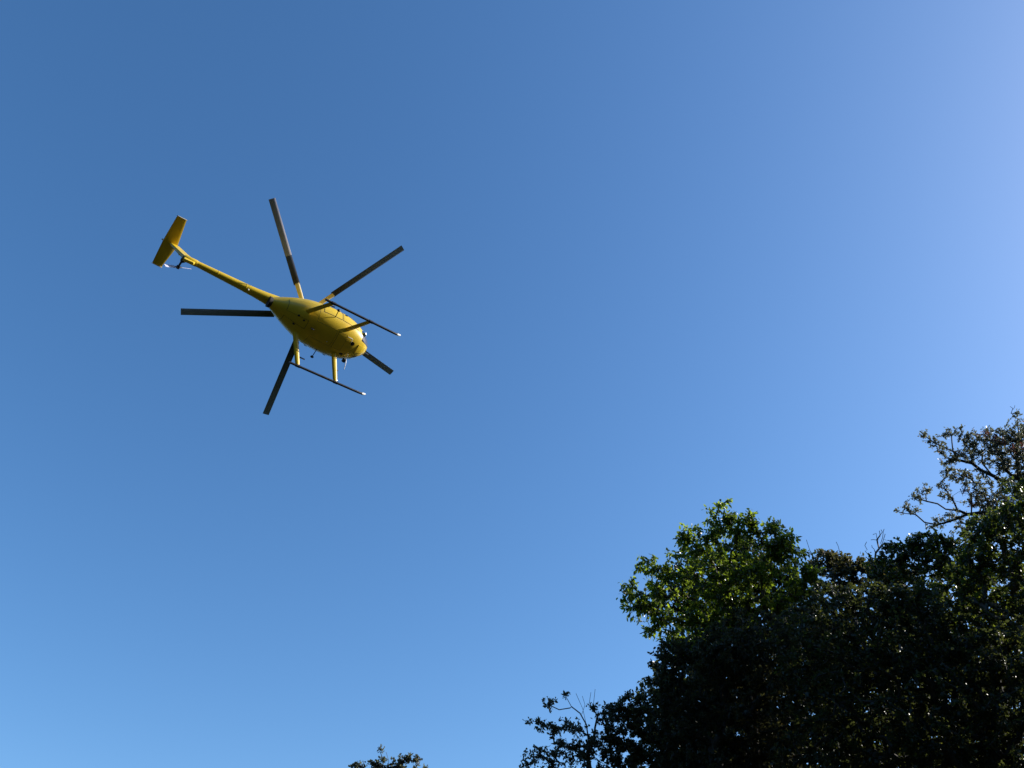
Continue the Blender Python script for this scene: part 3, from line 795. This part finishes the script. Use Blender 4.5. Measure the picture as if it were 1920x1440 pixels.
# mast and hub
part('rotor_mast', MB().tube([(0, 0, -.5), (0, 0, -.06)], [.10, .07], 16), M_STEEL)
hb = MB().tube([(0, 0, -.07), (0, 0, -.04), (0, 0, .05), (0, 0, .07)], [.14, .2, .2, .12], 20)
AZ = [math.radians(226.3 + 72 * k) for k in range(5)]
for a in AZ: hb.tube([(0, 0, 0), (.34 * math.cos(a), .34 * math.sin(a), .012)], [.07, .06], 10)
part('rotor_hub', hb, M_STEEL)
def blade_mesh(name, r0, r1, ch0, ch1, th, mat, rounded=False, e=0.0):
    mb = MB(); V = []; K = 8; rr = np.linspace(r0, r1, 10)
    for r_ in rr:
        f = (r_ - r0) / (r1 - r0); ch = (ch0 + (ch1 - ch0) * f) + e; t = th + e
        pit = math.radians(11.5 - 5.5 * (r_ / 4.03)); cp, sp = math.cos(pit), math.sin(pit)
        prof = []
        for k in range(K):
            g = k / (K - 1); prof.append((.3 - g, math.sqrt(g) * (1 - g) * 1.35 + .04))
        for k in range(K - 1, -1, -1):
            g = k / (K - 1); prof.append((.3 - g, -(math.sqrt(g) * (1 - g) * .9 + .04)))
        for y, z in prof:
            y *= ch; z *= t
            V.append((r_, y * cp - z * sp, y * sp + z * cp))
    n_ = 2 * K; F = []
    for i in range(len(rr) - 1):
        F += [(i * n_ + k, i * n_ + (k + 1) % n_, (i + 1) * n_ + (k + 1) % n_, (i + 1) * n_ + k) for k in range(n_)]
    F += [tuple(range(n_))[::-1], tuple((len(rr) - 1) * n_ + k for k in range(n_))]
    mb.add(V, F)
    o = mb.build(name, mat, None, True, None)
    fix_normals(o.data, 35)
    return o
CH = .22
b0 = blade_mesh('main_rotor_blade', 1.08, 4.03, CH, CH, .03, M_BLADE)
k0 = blade_mesh('root_cuff', .30, 1.12, .15, .17, .055, M_CREAM)
for i, a in enumerate(AZ):
    bl = b0 if i == 0 else b0.copy()
    ck = k0 if i == 0 else k0.copy()
    for o in (bl, ck):
        if i: COL.objects.link(o)
    bl.parent = heli; bl.location = -OFF; bl.rotation_euler = (0, -math.radians(2.4), a)
    ck.parent = bl
    if i == 0:
        pb = blade_mesh('sheen_skin', 2.1, 4.034, CH, CH, .03, M_BLADEPALE, e=.005); pb.parent = bl  # sun reflection on this blade, put into its colour
        bl['label'] = 'blade with sun sheen painted on its outer half'
# landing gear
for s in (1, -1):
    SX = [(-.48, -2.345), (-.40, -2.345), (.4, -2.345), (1.2, -2.345), (1.9, -2.345), (2.14, -2.335), (2.28, -2.30), (2.37, -2.25)]
    sk = part('skid', MB().tube([(x, s * 1.175, z) for x, z in SX], [.036, .04, .04, .04, .04, .04, .038, .034], 14), M_SKID)
    part('skid_toe', MB().tube([(2.24, s * 1.175, -2.315), (2.30, s * 1.175, -2.29), (2.385, s * 1.175, -2.24)], [.043, .042, .036], 14), M_WHITE, sk)
    if s > 0:
        part('skid_shackle', MB().tube([(2.08, 1.175, -2.31), (2.09, 1.175, -2.22), (2.15, 1.175, -2.20), (2.19, 1.175, -2.25), (2.20, 1.175, -2.30)], .012, 8), M_STEEL, sk)
    for xt, xf in ((-.52, -.176), (.92, 1.215)):
        mb = MB(); p0 = np.array([xt, s * .40, -1.58]); p1 = np.array([xf, s * 1.165, -2.31])
        dv = unit(p1 - p0); fw = unit(np.array([1., 0, 0]) - dv * dv[0]); sd_ = np.cross(dv, fw); V = []
        for f, ch in ((0, .085), (.5, .078), (.9, .07), (1, .055)):
            for k in range(14):
                t = 2 * math.pi * k / 14; cx_ = math.cos(t)
                V.append(p0 + (p1 - p0) * f + fw * ch * (cx_ - .25 * (1 - cx_) * .6) + sd_ * .045 * math.sin(t) * (1 - .25 * (1 - cx_) / 2))
        F = [(i * 14 + k, i * 14 + (k + 1) % 14, (i + 1) * 14 + (k + 1) % 14, (i + 1) * 14 + k) for i in range(3) for k in range(14)] + [tuple(range(14))[::-1], tuple(42 + k for k in range(14))]
        mb.add(V, F); st_ = part('skid_strut', mb, M_YELLOW)
        part('strut_clamp', MB().tube([(xf - .07, s * 1.175, -2.345), (xf + .07, s * 1.175, -2.345)], .052, 12), M_SKID, st_)
        if xt < 0:
            part('foot_step', MB().tube([(-.20, s * .99, -1.96), (.06, s * 1.0, -1.93)], .022, 8).tube([(-.26, s * .96, -2.1), (-.17, s * .99, -1.96)], .018, 8), M_BLACK, st_)
        else:
            part('foot_step', MB().tube([(1.08, s * .86, -1.99), (1.24, s * .88, -1.97)], .018, 8), M_BLACK, st_)
    # round ball on a thin arm below the rear door
    p0 = np.array([.40, s * .60, -1.50]); p1 = np.array([.35, s * .90, -1.61])
    arm = part('mirror_arm', MB().tube([p0, (p0 + p1) / 2 + [0, 0, -.01], p1], .014, 8), M_BLACK)
    part('mirror', MB().ball(p1, .055, 14, (1.1, .8, 1)), M_BLACK, arm)
# small fittings on the belly and nose
part('grab_handle', MB().tube([(1.044, -.262, -1.70), (1.05, -.262, -1.765), (1.19, -.264, -1.765), (1.21, -.25, -1.765), (1.222, -.16, -1.76), (1.223, -.153, -1.70)], .014, 8), M_WHITE)
part('grab_handle', MB().tube([(1.355, .28, -1.66), (1.355, .295, -1.73), (1.372, .455, -1.70), (1.372, .469, -1.62)], .013, 8), M_WHITE)
part('whip_antenna', MB().tube([(1.43, .50, -1.60), (1.44, .56, -1.70), (1.47, .80, -1.82)], [.014, .012, .010], 8), M_WHITE)
part('antenna_mount', MB().box((1.32, .50, -1.68), (1.42, .62, -1.58)), M_BLACK)
for (x, y, r_) in ((1.30, -.106, .055), (1.137, .359, .05)):
    z = skin(x, -math.acos(min(.98, abs(y) / fus(x)[2])) if y > 0 else -math.pi + math.acos(abs(y) / fus(x)[2]))[2]
    lt = part('landing_light', MB().tube([(x, y, z + .03), (x, y, z - .012), (x, y, z - .014)], [r_ + .015, r_ + .015, r_], 18), M_BLACK)
    part('light_lens', MB().ball((x, y, z - .008), r_ * .8, 12, (1, 1, .25)), M_GLASS, lt)
part('drain_mast', MB().tube([(.479, .186, -1.72), (.47, .186, -1.80)], [.018, .012], 8), M_WHITE)
for (x, y) in ((-.66, -.146), (-.46, -.089), (-.68, .175)):
    zb = fus(x)[0]
    part('belly_vent', MB().ball((x, y, zb + .025), .05, 12, (1.2, .8, .5)), M_BLACK)
part('belly_antenna', slab([(-.05, -1.68), (-.2, -1.68), (-.22, -1.86), (-.15, -1.86)], .012, .012), M_BLACK)
M_CHROME = paint('polished_metal', (.88, .88, .87), .16, metal=1.0, var=.03)
pn = skin(1.62, math.radians(201.5), -.02)
nl = part('glint_ball', MB().ball(pn, .12, 24), M_CHROME)  # polished ball added on the nose to catch a sun glint
part('glint_ring', MB().tube([pn + np.array([-.02, .025, .02]), pn + np.array([.0, -.008, -.006])], [.14, .13], 20), M_BLACK, nl)
part('nose_strip', patch(1.55, 1.985, -104, -76, e=.016, nx=20), M_YELLOW)
part('pitot_tube', MB().tube([(1.93, .06, -1.42), (2.12, .06, -1.43)], [.014, .010], 8), M_STEEL)
